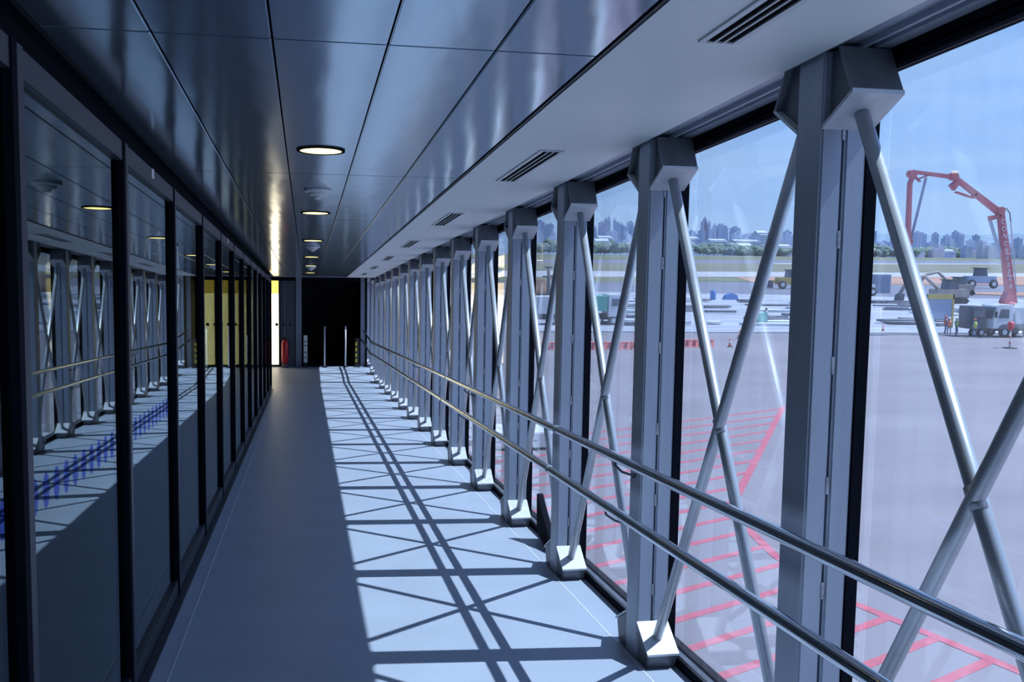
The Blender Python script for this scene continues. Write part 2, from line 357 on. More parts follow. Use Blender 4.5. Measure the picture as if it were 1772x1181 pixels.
for s, nm in ((-1, 'near'), (1, 'far')):
    cm['top_plate_'+nm] = mesh('gusset_plate', lambda bm, s=s: bm_prism(bm, [(.0805*s, 2.150), (.247*s, 2.234), (.247*s, 2.246), (.0805*s, 2.162)], -.074, .086, 'x'), 'plate')
    cm['top_front_'+nm] = mesh('gusset_front', lambda bm, s=s: bm_prism(bm, [(.247*s, 2.240), (.167*s, 2.374), (.155*s, 2.374), (.235*s, 2.236)], -.074, .084, 'x'), 'gusset')
    cm['top_web_'+nm] = mesh('gusset_web', lambda bm, s=s: (web(bm, s, [(a, b+.004) for a, b in TOPP], 2.372, -.050, -.042), web(bm, s, TOPP, 2.372, .060, .068)), 'steel_dark')
    cm['base_plate_'+nm] = mesh('base_plate', lambda bm, s=s: bm_prism(bm, [(.0805*s, .182), (.245*s, .088), (.245*s, .078), (.0805*s, .170)], -.074, .074, 'x'), 'plate')
    cm['base_box_'+nm] = mesh('base_box', lambda bm, s=s: bm_prism(bm, [(.0805*s, .171), (.238*s, .081), (.205*s, -.012), (.0805*s, -.012)], -.068, .070, 'x'), 'steel_dark', .004, 2)
def col_label(k):
    if k == 0: return 'nearest steel twin-channel window column, widest in the view'
    if k < 0: return 'steel twin-channel window column behind the viewpoint, %s back' % ORD[-k-1]
    if k == 15: return 'farthest steel twin-channel window column, against the dark doorway wall'
    return 'steel twin-channel window column, %s along the glazing from the nearest' % ORD[k]
for k in range(-3, 16):
    d = D0+SP*k; yc = d+.0805
    r = empty('steel_column', (1.56, yc, fl(yc)), col_label(k), 'column', 'steel columns along the window wall')
    for nm in ('inner_channel', 'outer_channel', 'weld_tabs'): put(nm, cm[nm], r)
    for nn in ('near', 'far'):
        put('gusset_plate', cm['top_plate_'+nn], r); put('gusset_front', cm['top_front_'+nn], r); put('gusset_web', cm['top_web_'+nn], r)
        if not (k == 15 and nn == 'far'):
            put('base_plate', cm['base_plate_'+nn], r); put('base_box', cm['base_box_'+nn], r)
    if k in (-2, 1, 4, 7, 10):
        put('bolt', mesh('bolt', lambda bm: (bm_cyl(bm, (-.080, .02, .84), (-.074, .02, .84), .010, 8), bm_cyl(bm, (-.080, .02, .60), (-.074, .02, .60), .010, 8)), 'rubber'), r)

# crossed tubular braces, one X per bay
for k in range(-3, 15):
    d = D0+SP*k; ya = d+.0805; yb = ya+SP
    za, zb = fl(ya), fl(yb)
    ty, tz, by, bz = .155, 2.195, .155, .125
    dz = zb-za
    # tube A: top near side of far column -> base far side of near column ; tube B: the other diagonal
    A0 = Vector((.008, SP-ty, dz+tz)); A1 = Vector((.008, by, bz)); B0 = Vector((.0, ty, tz)); B1 = Vector((.0, SP-by, dz+bz))
    t = .5; X = (A0+A1+B0+B1)/4
    nm = 'nearest' if k == -1 else (ORD[k+1] if k >= 0 else None)
    lab = ('crossed steel tube brace nearest the camera, cut by the right frame edge' if k == -1 else
           'crossed steel tube brace between the %s columns of the window row' % (ORD[k]+' and '+ORD[k+1]) if k >= 0 else
           'crossed steel tube brace behind the viewpoint, %s back' % ORD[-k-2])
    r = empty('cross_brace', (1.56, ya, za), lab, 'brace', 'crossed braces along the window wall')
    obj('brace_tube', lambda bm: bm_cyl(bm, A0, A1, .0225, 20), 'tube', r)
    obj('brace_tube', lambda bm: bm_cyl(bm, B0, B1, .0225, 20), 'tube', r)
    d1 = (A1-A0).normalized()
    obj('joint_collar', lambda bm: bm_cyl(bm, X-d1*.03, X+d1*.03, .0238, 16), 'weld', r)

# handrails
def rail(x, z, name, lab):
    pts = [(x, Y0+.1, fl(Y0+.1)+z)]
    pts += [(x, y, fl(y)+z) for y in (0, 6, 12, 18, YK-.9)]
    pts += [(x, YK-.3, fl(YK-.3)+z+.004), (x, YK, ZK+z+.015), (x, YK+.4, ZK+z+.01), (x, YK+1.2, ZK+z), (x-.005, YE-1.0, ZK+z), (x-.01, YE-.5, ZK+z), (x-.02, YE-.2, ZK+z+.0)]
    o = obj(name, lambda bm: bm_path(bm, pts, .0225, 16), 'rail', label=lab, category='handrail', group='handrails in front of the columns')
    for k in (-2, 1, 4, 7, 10, 13):
        d = D0+SP*k; f0 = fl(d)
        p = [(x, d+.13, fl(d+.13)+z-.018), (x+.004, d+.125, f0+z-.05), (x+.03*(1.487-x)/.09, d+.105, f0+z-.075), (x+.06*(1.487-x)/.09, d+.085, f0+z-.083), (1.487, d+.07, f0+z-.085)]
        obj('rail_bracket', lambda bm: bm_path(bm, p, .006, 8), 'steel_dark', o)
    for y in (1.0, 5.6, 10.3, 15.0):
        obj('rail_sleeve', lambda bm: bm_cyl(bm, (x, y, fl(y)+z), (x, y+.05, fl(y+.05)+z), .0236, 16), 'steel', o)
    return o
rail(1.40, .93, 'handrail', 'upper polished steel handrail running down the window side')
rail(1.36, .70, 'handrail', 'lower polished steel handrail below the upper rail')

# linear air vents in the white soffit
def vent_mesh():
    L = 1.14
    def fr(bm):
        bm_box(bm, -.058, .058, 0, .012, -.006, 0); bm_box(bm, -.058, .058, L-.012, L, -.006, 0)
        bm_box(bm, -.058, -.040, .012, L-.012, -.006, 0); bm_box(bm, .040, .058, .012, L-.012, -.006, 0)
    a = mesh('vent_frame', fr, 'vent')
    c = mesh('dark_slot', boxf(-.041, .041, .011, L-.011, -.0015, 0), 'slot')
    return a, c
vm = vent_mesh()
for i in range(-2, 7):
    y = 1.63+2*SP*i
    nmb = ['black-slotted linear air vent nearest, cut by the top frame edge'] + ['black-slotted linear air vent in the white soffit, %s from the nearest' % ORD[n] for n in range(1, 7)]
    r = empty('air_vent', (1.125, y, fl(y)+CZ-.0065), nmb[i] if i >= 0 else 'black-slotted linear air vent behind the viewpoint, %s back' % ORD[-i-1], 'vent', 'linear vents along the soffit', rot=(-math.atan(TA), 0, 0))
    put('vent_frame', vm[0], r); put('dark_slot', vm[1], r)
    for sx in (-.0135, .0135): put('vent_slat', mesh('vent_slat', boxf(sx-.0032, sx+.0032, .012, 1.128, -.006, -.001), 'vent'), r)

# round downlights and smoke detectors on the middle row of panels
lr = mesh('trim_ring', lambda bm: bm_ring(bm, (0, 0, 0), .098, .113, -.007, .0), 'black')
ld = mesh('diffuser', lambda bm: bm_lathe(bm, [(.099, -.001), (.099, -.004), (.06, -.0048), (0, -.005)], n=32), 'lamp')
for i, y in enumerate((-1.3, 1.85, 5.0, 8.12, 11.25, 14.6, 17.4, 20.5)):
    lab = 'round warm ceiling downlight behind or above the viewpoint, %s' % ('farther back' if i == 0 else 'nearer') if i < 2 else 'round warm ceiling downlight, %s from the camera in the middle row' % ORD[i-2]
    r = empty('ceiling_light', (.066, y, fl(y)+CZ-.0005), lab, 'light', 'round downlights along the ceiling', rot=(-math.atan(TA), 0, 0))
    put('trim_ring', lr, r); put('diffuser', ld, r)
sd = mesh('base', lambda bm: bm_lathe(bm, [(.085, 0), (.085, -.012), (.078, -.018), (.06, -.020)], n=28), 'white')
sb = mesh('sensor', lambda bm: bm_lathe(bm, [(.058, -.018), (.056, -.034), (.045, -.04)], n=24), 'white')
st = mesh('sensor_tip', lambda bm: bm_lathe(bm, [(.030, -.038), (.028, -.052), (.018, -.060), (0, -.062)], n=20), 'vent')
for i, y in enumerate((6.6, 12.3, 17.95)):
    r = empty('smoke_detector', (.066, y, fl(y)+CZ-.0005), 'white domed smoke detector, %s from the camera between the downlights' % ORD[i], 'detector', 'smoke detectors along the ceiling', rot=(-math.atan(TA), 0, 0))
    put('base', sd, r); put('sensor', sb, r); put('sensor_tip', st, r)

# things at the far end
r = empty('fire_extinguisher', (-.535, YE-.12, ZE), 'red fire extinguisher standing by the grey door at the corridor end', 'extinguisher')
obj('cylinder', lambda bm: bm_lathe(bm, [(.06, .10), (.082, .115), (.082, .60), (.06, .665), (.025, .69)], n=20), 'red', r)
obj('valve', lambda bm: (bm_cyl(bm, (0, 0, .685), (0, 0, .74), .02, 10), bm_box(bm, -.06, .02, -.012, .012, .735, .755)), 'rubber', r)
obj('hose', lambda bm: bm_path(bm, [(.02, 0, .71), (.08, 0, .70), (.10, 0, .60), (.095, 0, .30)], .010, 8), 'rubber', r)
obj('stand', lambda bm: (bm_cyl(bm, (0, 0, .0), (0, 0, .10), .07, 14, .055), bm_cyl(bm, (0, 0, 0), (0, 0, .012), .10, 16)), 'steel_dark', r)
for i, px in enumerate((.432, .948)):
    r = empty('barrier_post', (px, YE-.16, ZE), '%s slim pale barrier post in the dark doorway' % ('left' if i == 0 else 'right'), 'post', 'posts in the dark doorway')
    obj('pole', lambda bm: bm_cyl(bm, (0, 0, .02), (0, 0, 1.0), .02, 14), 'white', r)
    obj('head', lambda bm: bm_cyl(bm, (0, 0, 1.0), (0, 0, 1.03), .026, 14), 'steel', r)
    obj('foot', lambda bm: bm_lathe(bm, [(.07, 0), (.07, .008), (.03, .02), (.02, .03)], n=18), 'rubber', r)
r = empty('notice_board', (-.035, YE-.12, ZE), 'white folding notice board with faint grey print left in the dark doorway', 'sign')
obj('panel', boxf(-.045, .045, -.012, .0, .12, .80), 'white', r, bevel=.003)
for z in (.22, .35, .52, .62): obj('print', boxf(-.03, .03, -.0135, -.012, z, z+.05), 'pillar', r)
obj('leg', boxf(-.045, .045, .0, .06, 0, .12), 'rubber', r)
r = empty('warning_stand', (1.24, YE-.12, ZE), 'narrow black and yellow warning stand right in the dark doorway', 'sign')
obj('board', boxf(-.05, .05, -.01, .01, .05, .72), 'rubber', r)
obj('stripe', lambda bm: [bm_prism(bm, [(-.05, z), (.0, z+.03), (.0, z+.12), (-.05, z+.09)], -.0125, -.0101, 'y') for z in (.1, .24, .38, .52)], 'yellow', r)
obj('foot', boxf(-.07, .07, -.06, .06, 0, .05), 'rubber', r)
# black corner wedge against the glass
r = empty('black_cover', (1.60, 6.60, fl(6.6)), 'black wedge-shaped cover at the foot of the glazing beside the third column', 'cover')
obj('cover_shell', lambda bm: bm_prism(bm, [(-.26, .0), (.32, .02), (.34, .30), (.20, .21), (.0, .11), (-.24, .04)], -.012, .034, 'x'), 'black', r, bevel=.004)

# ------------------------------------------------------------------ outdoors: ground
G = -6.4
apron = obj('apron', boxf(-300, 3500, -300, 3200, G-.6, G), 'apron', kind='structure')
def band(name, a, b, z, mat, ext=(3, 6), kind='structure', parent=None):
    """strip between two lines given by point pairs (left, right)"""
    def ex(l): 
        p, q = Vector(l[0]), Vector(l[1]); d = q-p; return p-d*ext[0], p+d*ext[1]
    a0, a1 = ex(a); b0, b1 = ex(b)
    def fn(bm): bm_prism(bm, [tuple(a0), tuple(a1), tuple(b1), tuple(b0)], G-.3, G+z, 'z')
    return obj(name, fn, mat, parent, kind=kind) if not parent else obj(name, fn, mat, parent)
# order far to near; each a few cm thick so that edges show
L_ = {'grass0': ((192, 830), (782, 1201)), 'rwy0': ((125, 541), (527, 810)), 'rwy1': ((101, 439), (392, 602)), 'pale0': ((71, 308), (226, 347)),
      'pale1': ((58, 250), (189, 290)), 'g2b': ((50, 215), (158, 241)), 'conc': ((40, 174), (105, 160)), 'old': ((21, 92), (59, 90))}
far_field = band('far_field', ((192+90, 830+2300), (782, 1201+2600)), L_['grass0'], .05, 'hill', (1, 2))
band('grass_verge', L_['grass0'], L_['rwy0'], .10, 'grass_g', (1, 2))
band('runway', L_['rwy0'], L_['rwy1'], .12, 'asphalt', (1, 2))
band('grass_field', L_['rwy1'], L_['pale0'], .14, 'grass', (1.4, 3))
band('taxiway', L_['pale0'], L_['pale1'], .12, 'pale', (1.4, 3))
band('grass_island', L_['pale1'], L_['g2b'], .14, 'grass_g', (1.4, 1.0))
band('asphalt_lane', L_['g2b'], L_['conc'], .10, 'asphalt', (.3, 3))
band('building_site', L_['conc'], L_['old'], .10, 'works', (.8, 3))
def patch(name, poly, z, mat): return obj(name, lambda bm: bm_prism(bm, poly, G-.2, G+z, 'z'), mat, kind='structure')
patch('soil_area', [(114, 262), (150, 276), (330, 335), (330, 250), (200, 215), (158, 222), (112, 216), (99, 214)], .20, 'soil')
patch('soil_area', [(118, 178), (190, 190), (190, 176), (150, 168), (128, 166)], .24, 'soil')
patch('soil_area', [(88, 176), (99, 180), (99, 168), (90, 166)], .24, 'soil')
obj('runway_marking', lambda bm: bm_prism(bm, [(236, 511), (470, 640), (474, 632), (240, 503)], G, G+.25, 'z'), 'sheet', kind='structure')
# red apron markings: boundary lines and hatching, laid as thin paint strips
def strip(bm, p, q, w, z):
    p, q = Vector(p), Vector(q); d = (q-p).normalized(); n = Vector((-d.y, d.x))*w/2
    bm_prism(bm, [tuple(p+n), tuple(q+n), tuple(q-n), tuple(p-n)], G, G+z, 'z')
BD = [(13.9, 15.0), (12.9, 18.4), (12.1, 21.0), (12.0, 24.3), (12.64, 28.84), (23.72, 47.95)]
for p, q in zip(BD, BD[1:]): obj('red_line', lambda bm: strip(bm, p, q, .26, .012), 'paint', apron)
def bx_at(y):
    for p, q in zip(BD, BD[1:]):
        if p[1] <= y <= q[1]: return p[0]+(q[0]-p[0])*(y-p[1])/(q[1]-p[1])
    return BD[-1][0] if y > BD[-1][1] else BD[0][0]
for n in range(-7, 22):
    y8 = 20.42+1.40*n
    x = 3.0
    while x < 30 and x < bx_at(y8+.48*(x-8)): x += .1
    if y8+.48*(x-8) > 49 or y8+.48*(x-8) < 14: continue
    obj('hatch_line', lambda bm: strip(bm, (3.0, y8+.48*(3-8)), (x, y8+.48*(x-8)), .20 if n > 8 else .24, .010), 'paint', apron)

# ------------------------------------------------------------------ outdoors: trees, hill, city
def hill_fn(bm):
    prof = [(100, 30), (250, 33), (371, 35), (437, 44), (505, 38), (550, 34), (619, 39), (725, 36), (796, 39), (857, 34), (943, 35), (1105, 41), (1182, 40), (1261, 39), (1366, 40), (1463, 44), (1571, 44), (1900, 40)]
    rows = []
    for yo, s in ((-500, 0), (-340, .35), (-180, .75), (0, 1), (300, .9), (700, 0)):
        row = []
        for i in range(61):
            x = 100+30*i
            for (a, za), (b, zb) in zip(prof, prof[1:]):
                if a <= x <= b: z = za+(zb-za)*(x-a)/(b-a); break
            j = (math.sin(x*.11+yo)+math.sin(x*.053+yo*.3))*1.6*s
            row.append(bm.verts.new((x, 1900+yo, G+(z-G-4)*s+j)))
        rows.append(row)
    for A, B in zip(rows, rows[1:]):
        for i in range(60): bm.faces.new((A[i], A[i+1], B[i+1], B[i])).smooth = True
obj('hills', hill_fn, 'hill', kind='structure')
def crown_mesh(seed, mat):
    rnd = random.Random(seed)
    def fn(bm):
        for i in range(7):
            bmesh.ops.create_icosphere(bm, subdivisions=2, radius=1, matrix=Matrix.Translation((rnd.uniform(-.8, .8), rnd.uniform(-.6, .6), rnd.uniform(-.35, .45))) @ Matrix.Diagonal((rnd.uniform(.5, .9), rnd.uniform(.5, .8), rnd.uniform(.4, .65), 1)))
        for v in bm.verts: v.co += Vector([rnd.uniform(-.07, .07) for _ in range(3)])
    return mesh('crown', fn, mat)
crowns = [crown_mesh(i, 'crown' if i % 3 else 'crown2') for i in range(5)]
trunk = mesh('trunk', lambda bm: bm_cyl(bm, (0, 0, 0), (0, 0, 1), .07, 7, .04), 'bark')
rnd = random.Random(3)
def tree(x, y, h, w, i, lab, grp):
    r = empty('tree', (x, y, G), lab, 'tree', grp)
    c = put('crown', crowns[i % 5], r, (0, 0, h*.55), (0, 0, rnd.uniform(0, 6))); c.scale = (w, w, h*.52)
    t = put('trunk', trunk, r); t.scale = (4, 4, h*.4)
for i in range(96):
    t = i/95
    bx, by = 190+t*620, 840+t*385
    h = rnd.uniform(9, 14) if 360 > bx or bx > 520 else rnd.uniform(8, 14)
    tree(bx+rnd.uniform(-5, 5)+6, by+rnd.uniform(8, 40), h, rnd.uniform(5, 8), i, 'bushy tree in the belt along the far edge of the airfield', 'trees along the airfield edge')
for i in range(60):
    bx = 320+i*13+rnd.uniform(-4, 4); by = 1060+max(0, bx-520)*.62+rnd.uniform(0, 60)
    tree(bx, by, rnd.uniform(9, 17), rnd.uniform(9, 14), i+1, 'hazy tree among the roofs below the city hill', 'hazy trees below the city')
def tower(x0, x1, y, zt, mat, lab, rows=6, cap=True, grp='distant city towers'):
    zt -= 3
    w = x1-x0; dep = max(6, min(w, 22)); H = zt-G
    r = empty('tower_block', ((x0+x1)/2, y, G), lab, 'building', grp)
    obj('wall', boxf(-w/2, w/2, 0, dep, 0, H), mat, r)
    if cap: obj('roof_box', boxf(-w*.22, w*.2, dep*.2, dep*.7, H, H+2.6), mat, r)
    n = max(1, int(w/3.2))
    def win(bm):
        for j in range(rows):
            z = H-3-j*3.1
            for i in range(n):
                xx = -w/2+(i+.5)*w/n
                bm_box(bm, xx-w/n*.28, xx+w/n*.28, -.12, 0, z, z+1.5)
    obj('window_rows', win, 'cwin', r)
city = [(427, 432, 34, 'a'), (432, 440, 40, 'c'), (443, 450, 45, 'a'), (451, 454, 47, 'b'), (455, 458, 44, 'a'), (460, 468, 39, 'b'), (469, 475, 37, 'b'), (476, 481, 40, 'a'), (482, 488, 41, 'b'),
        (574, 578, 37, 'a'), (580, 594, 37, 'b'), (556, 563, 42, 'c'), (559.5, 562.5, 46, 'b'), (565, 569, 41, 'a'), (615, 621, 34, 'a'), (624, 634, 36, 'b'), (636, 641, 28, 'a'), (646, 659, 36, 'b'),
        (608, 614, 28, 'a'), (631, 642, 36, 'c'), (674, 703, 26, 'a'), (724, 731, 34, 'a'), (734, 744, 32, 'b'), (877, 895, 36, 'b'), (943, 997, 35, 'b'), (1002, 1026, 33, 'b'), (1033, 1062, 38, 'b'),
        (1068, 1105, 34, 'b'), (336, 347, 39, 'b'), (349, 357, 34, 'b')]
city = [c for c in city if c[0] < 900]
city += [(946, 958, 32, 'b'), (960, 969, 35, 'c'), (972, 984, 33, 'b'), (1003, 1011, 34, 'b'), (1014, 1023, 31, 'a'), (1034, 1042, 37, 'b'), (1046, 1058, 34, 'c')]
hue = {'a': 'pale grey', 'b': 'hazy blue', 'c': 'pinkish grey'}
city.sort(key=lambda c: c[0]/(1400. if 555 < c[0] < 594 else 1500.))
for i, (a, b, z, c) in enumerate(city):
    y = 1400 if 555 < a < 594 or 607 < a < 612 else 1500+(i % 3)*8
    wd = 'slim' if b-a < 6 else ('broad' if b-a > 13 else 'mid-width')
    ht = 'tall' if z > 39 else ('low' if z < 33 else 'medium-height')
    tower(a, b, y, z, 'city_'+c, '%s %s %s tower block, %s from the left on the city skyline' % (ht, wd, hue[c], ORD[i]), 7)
rc = random.Random(5)
blk = [mesh('house_block', lambda bm, w=w, h=h: (bm_box(bm, -w/2, w/2, 0, 12, 0, h), bm_box(bm, -w*.2, w*.15, 3, 8, h, h+2)), q) for w, h, q in ((7, 26, 'city_a'), (10, 18, 'city_b'), (14, 13, 'city_c'), (6, 30, 'city_b'), (9, 22, 'city_a'))]
for i in range(150):
    t = i/149; x = 300+t*900+rc.uniform(-4, 4); y = 1455-rc.uniform(0, 260)
    k = y/1500; 
    put('house_block', blk[rc.randrange(5)], None, (x*k, y, G+(8 if y > 1380 else (2 if y > 1290 else -4))*(1 if t < .55 else .6)-rc.uniform(0, 4)), label='small hazy block on the city slope', category='building', group='small blocks on the city slope')
low = [(451, 476, 5, 4.7), (472, 489, 1, 4.7), (403, 414, -1, 3.0), (429, 446, 10, 3.0), (457, 484, 10, 2.4), (701, 723, 3, 3.5), (709, 742, 0, 3.0), (508, 522, 5, 3.5), (301, 314, 7, 4.7), (304, 317, 11, 3.0),
       (312, 326, 0, 2.4), (401, 414, 12, 2.4), (402, 412, 7, 2.4), (484, 494, 19, 5.3), (616, 627, 2, 4.7), (314, 321, -3, 5.3)]
for i, (a, b, z, h) in enumerate(sorted(low)):
    yy = (1050 if a < 560 else 1040+(a-500)*.9)+(i % 4)*26
    k = yy/1050; a, b = a*k, b*k; z = 1.6+(z-1.6)*k
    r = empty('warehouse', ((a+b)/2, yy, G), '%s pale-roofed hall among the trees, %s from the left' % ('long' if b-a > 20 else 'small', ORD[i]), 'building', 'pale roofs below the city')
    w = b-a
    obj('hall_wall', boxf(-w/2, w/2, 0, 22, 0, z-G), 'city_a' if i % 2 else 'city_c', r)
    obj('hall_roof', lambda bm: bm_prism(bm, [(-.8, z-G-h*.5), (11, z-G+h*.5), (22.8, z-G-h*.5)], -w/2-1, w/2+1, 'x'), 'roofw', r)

# ------------------------------------------------------------------ outdoors: vehicles and gear
def wheel(parent, x, y, z, r=.52, w=.32):
    o = obj('wheel', lambda bm: bm_lathe(bm, [(r*.55, -w/2), (r*.92, -w/2), (r, -w*.35), (r, w*.35), (r*.92, w/2), (r*.55, w/2)], n=20, axis='y'), 'tyre', parent, (x, y, z))
    obj('hub', lambda bm: bm_lathe(bm, [(r*.5, -w*.52), (r*.45, -w*.40), (r*.18, -w*.55)], n=14, axis='y'), 'cab', o)
# concrete pump truck, cab to the left, boom raised and folded over
PT = empty('concrete_pump_truck', (63.4, 87.0, G), 'white concrete pump truck with a tall folded red boom at the right edge', 'truck')
obj('cab', lambda bm: bm_prism(bm, [(.0, .85), (.0, 1.75), (.35, 2.95), (.6, 3.12), (2.15, 3.12), (2.15, .85)], -1.2, 1.2, 'y'), 'cab', PT, bevel=.06)
obj('side_window', lambda bm: bm_prism(bm, [(.55, 1.85), (.78, 2.7), (1.65, 2.7), (1.65, 1.85)], -1.225, -1.19, 'y'), 'cabglass', PT)
obj('windscreen', lambda bm: bm_prism(bm, [(-.03, 1.78), (.31, 2.85), (.36, 2.85), (.02, 1.78)], -1.05, 1.05, 'y'), 'cabglass', PT)
obj('wheel_arch', lambda bm: bm_prism(bm, [(.55, .8), (.75, 1.15), (1.1, 1.28), (1.5, 1.28), (1.85, 1.1), (2.0, .8)], -1.26, -1.18, 'y'), 'chassis', PT)
obj('chassis', lambda bm: (bm_box(bm, .3, 10.5, -.55, .55, .6, .95), bm_box(bm, 2.3, 10.4, -1.2, 1.2, .95, 1.25)), 'chassis', PT)
obj('tank', boxf(2.35, 3.5, -1.15, 1.15, 1.25, 2.9), 'cab', PT, bevel=.1)
obj('rear_body', lambda bm: (bm_box(bm, 4.3, 10.2, -1.15, 1.15, 1.3, 2.1), bm_box(bm, 4.3, 9.0, -1.15, -.6, 2.1, 2.5)), 'cab', PT, bevel=.05)
for wx in (1.35, 3.9, 7.4, 8.7):
    wheel(PT, wx, -1.0, .52); wheel(PT, wx, 1.0, .52)
obj('mirror', boxf(.1, .2, -1.5, -1.25, 1.9, 2.5), 'rubber', PT)
obj('turret', lambda bm: (bm_cyl(bm, (3.0, 1.0, 2.9), (3.0, 1.0, 3.3), .7, 20), bm_prism(bm, [(2.3, 3.2), (3.9, 3.2), (3.6, 4.3), (2.8, 4.3)], .6, 1.4, 'y')), 'boom', PT, bevel=.03)
def seg(p, q, w0, w1, name='boom_section', mat='boom', y=1.0, th=.45):
    """tapered box beam from p to q in the x-z plane"""
    p, q = Vector(p), Vector(q); d = (q-p).normalized(); n = Vector((-d.y, d.x))
    o = obj(name, lambda bm: bm_prism(bm, [tuple(p+n*w0/2), tuple(q+n*w1/2), tuple(q-n*w1/2), tuple(p-n*w0/2)], y-th/2, y+th/2, 'y'), mat, PT, bevel=.03)
    return o
ox, oz = 63.4, G
def W(x, z): return (x-ox, z-oz)
b1 = seg(W(66.75, -2.6), W(65.05, 5.6), 1.0, .62)
seg(W(65.15, 5.3), W(59.75, 8.75), .62, .42)
seg(W(60.0, 8.62), W(55.7, 9.0), .40, .30)
seg(W(55.75, 8.95), W(55.35, 7.9), .34, .34)
seg(W(55.35, 8.0), W(55.45, 2.4), .34, .42)
seg(W(55.45, 2.6), W(56.9, -1.9), .28, .16, 'end_hose', 'city_c')
for p in ((65.0, 5.6), (59.85, 8.7), (55.5, 8.8), (55.45, 2.5)):
    c = W(*p); obj('boom_hinge', lambda bm: bm_cyl(bm, (c[0], .65, c[1]), (c[0], 1.35, c[1]), .38, 14), 'boom', PT)
seg(W(63.9, 4.85), W(65.0, 5.1), .45, .3, 'hinge_bracket', 'boom')
seg(W(64.0, 4.7), W(65.3, 1.6), .12, .12, 'hydraulic_ram', 'city_b')
seg(W(59.7, 7.6), W(60.3, 8.2), .7, .5, 'hinge_bracket', 'boom')
seg(W(60.2, 7.25), W(62.0, 6.75), .16, .16, 'hydraulic_ram', 'boom')
seg(W(62.0, 6.75), W(62.3, 7.2), .3, .3, 'hinge_bracket', 'boom')
seg(W(56.4, 8.1), W(55.7, 8.7), .10, .10, 'hydraulic_ram', 'boom')
seg(W(57.3, 8.75), W(56.0, 8.3), .10, .10, 'hydraulic_ram', 'boom')
seg(W(57.0, 8.5), W(55.75, 2.6), .05, .05, 'guy_pipe', 'city_b')
seg(W(66.1, 4.6), W(67.25, -2.3), .10, .10, 'delivery_pipe', 'sheet', .8, .12)
obj('delivery_pipe', lambda bm: bm_path(bm, [(W(66.1, 4.6)[0], .8, W(66.1, 4.6)[1]), (W(65.95, 5.4)[0], .8, W(65.95, 5.4)[1]), (W(65.55, 5.85)[0], .8, W(65.55, 5.85)[1]), (W(65.1, 5.7)[0], .8, W(65.1, 5.7)[1])], .06, 8), 'chassis', PT)
for z in (1.5, -.6): seg(W(66.0-(z+.6)*.2, z), W(66.6-(z+.6)*.12, z), .07, .07, 'pipe_clamp', 'sheet', .8)
bd = Vector((65.05-66.75, 5.6+2.6)).normalized()
for i, ch in enumerate('CONCRESERRA'):
    t = 7.3-i*.70
    p = Vector((66.75, -2.6))+bd*t
    cu = bpy.data.curves.new('letter', 'FONT'); cu.body = ch; cu.size = .62; cu.extrude = .01; cu.align_x = 'CENTER'; cu.align_y = 'CENTER'
    cu.materials.append(M['sheet'])
    t_ = bpy.data.objects.new('letter', cu); C.objects.link(t_); dg = bpy.context.evaluated_depsgraph_get()
    me = bpy.data.meshes.new_from_object(t_.evaluated_get(dg)); bpy.data.objects.remove(t_)
    put('boom_letter', me, b1, (p.x-ox, .76, p.y-oz), (math.pi/2, .2, 0))
r = empty('shaded_front_box', (61.75, 87.6, G), 'dark box added for the shaded front of the pump truck cab', 'shade box')  # added dark box stands in for the cab front in shade
obj('shade_box_body', boxf(-.1, 1.45, -1.0, 1.0, .75, 2.9), 'chassis', r, bevel=.06); obj('shade_box_side', boxf(.1, 1.25, -1.03, -1.0, 1.9, 2.5), 'slab_dark', r)
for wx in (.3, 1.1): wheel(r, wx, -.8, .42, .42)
# tipper truck with green body, cab to the right
TT = empty('tipper_truck', (22.6, 100, G), 'white truck with teal body panels parked beyond the red barriers', 'truck')
obj('cab', lambda bm: bm_prism(bm, [(7.0, .9), (7.0, 3.15), (8.4, 3.15), (8.75, 2.2), (8.75, .9)], -1.2, 1.2, 'y'), 'cab', TT, bevel=.06)
obj('side_window', lambda bm: bm_prism(bm, [(7.35, 2.0), (7.35, 2.75), (8.25, 2.75), (8.45, 2.0)], -1.225, -1.19, 'y'), 'cabglass', TT)
obj('load_body', lambda bm: (bm_prism(bm, [(.0, 1.2), (-.3, 2.9), (5.4, 3.0), (5.2, 1.2)], -1.2, 1.2, 'y')), 'cab', TT, bevel=.04)
obj('teal_panel', boxf(5.25, 6.9, -1.22, 1.15, 1.5, 3.0), 'green', TT)
obj('teal_panel', boxf(.9, 1.6, -1.24, -1.2, 1.5, 2.8), 'green', TT)
obj('chassis', boxf(0, 8.5, -.5, .5, .6, 1.2), 'chassis', TT)
for wx in (1.2, 2.5, 6.0, 7.6): wheel(TT, wx, -1.0, .55, .55)
# red-and-white plastic barriers
bar = mesh('barrier_body', lambda bm: bm_prism(bm, [(-.25, 0), (.25, 0), (.20, .12), (.12, .40), (.10, .62), (-.10, .62), (-.12, .40), (-.20, .12)], -.62, .62, 'x'), 'barrier', .02, 1)
rib = mesh('barrier_rib', lambda bm: [bm_box(bm, x-.03, x+.03, -.235, .0, .08, .6) for x in (-.3, .3)], 'boom')
bl = [(17.4+1.33*i, 76.15+.04*i) for i in range(8)]+[(29.0+1.33*i, 78.0) for i in range(3)]
for i, (x, y) in enumerate(bl):
    r = empty('road_barrier', (x, y, G), 'red plastic road barrier in the row on the apron, %s from the left' % ORD[i], 'barrier', 'red barriers on the apron', rot=(0, 0, .03))
    put('barrier_body', bar, r); put('barrier_rib', rib, r)
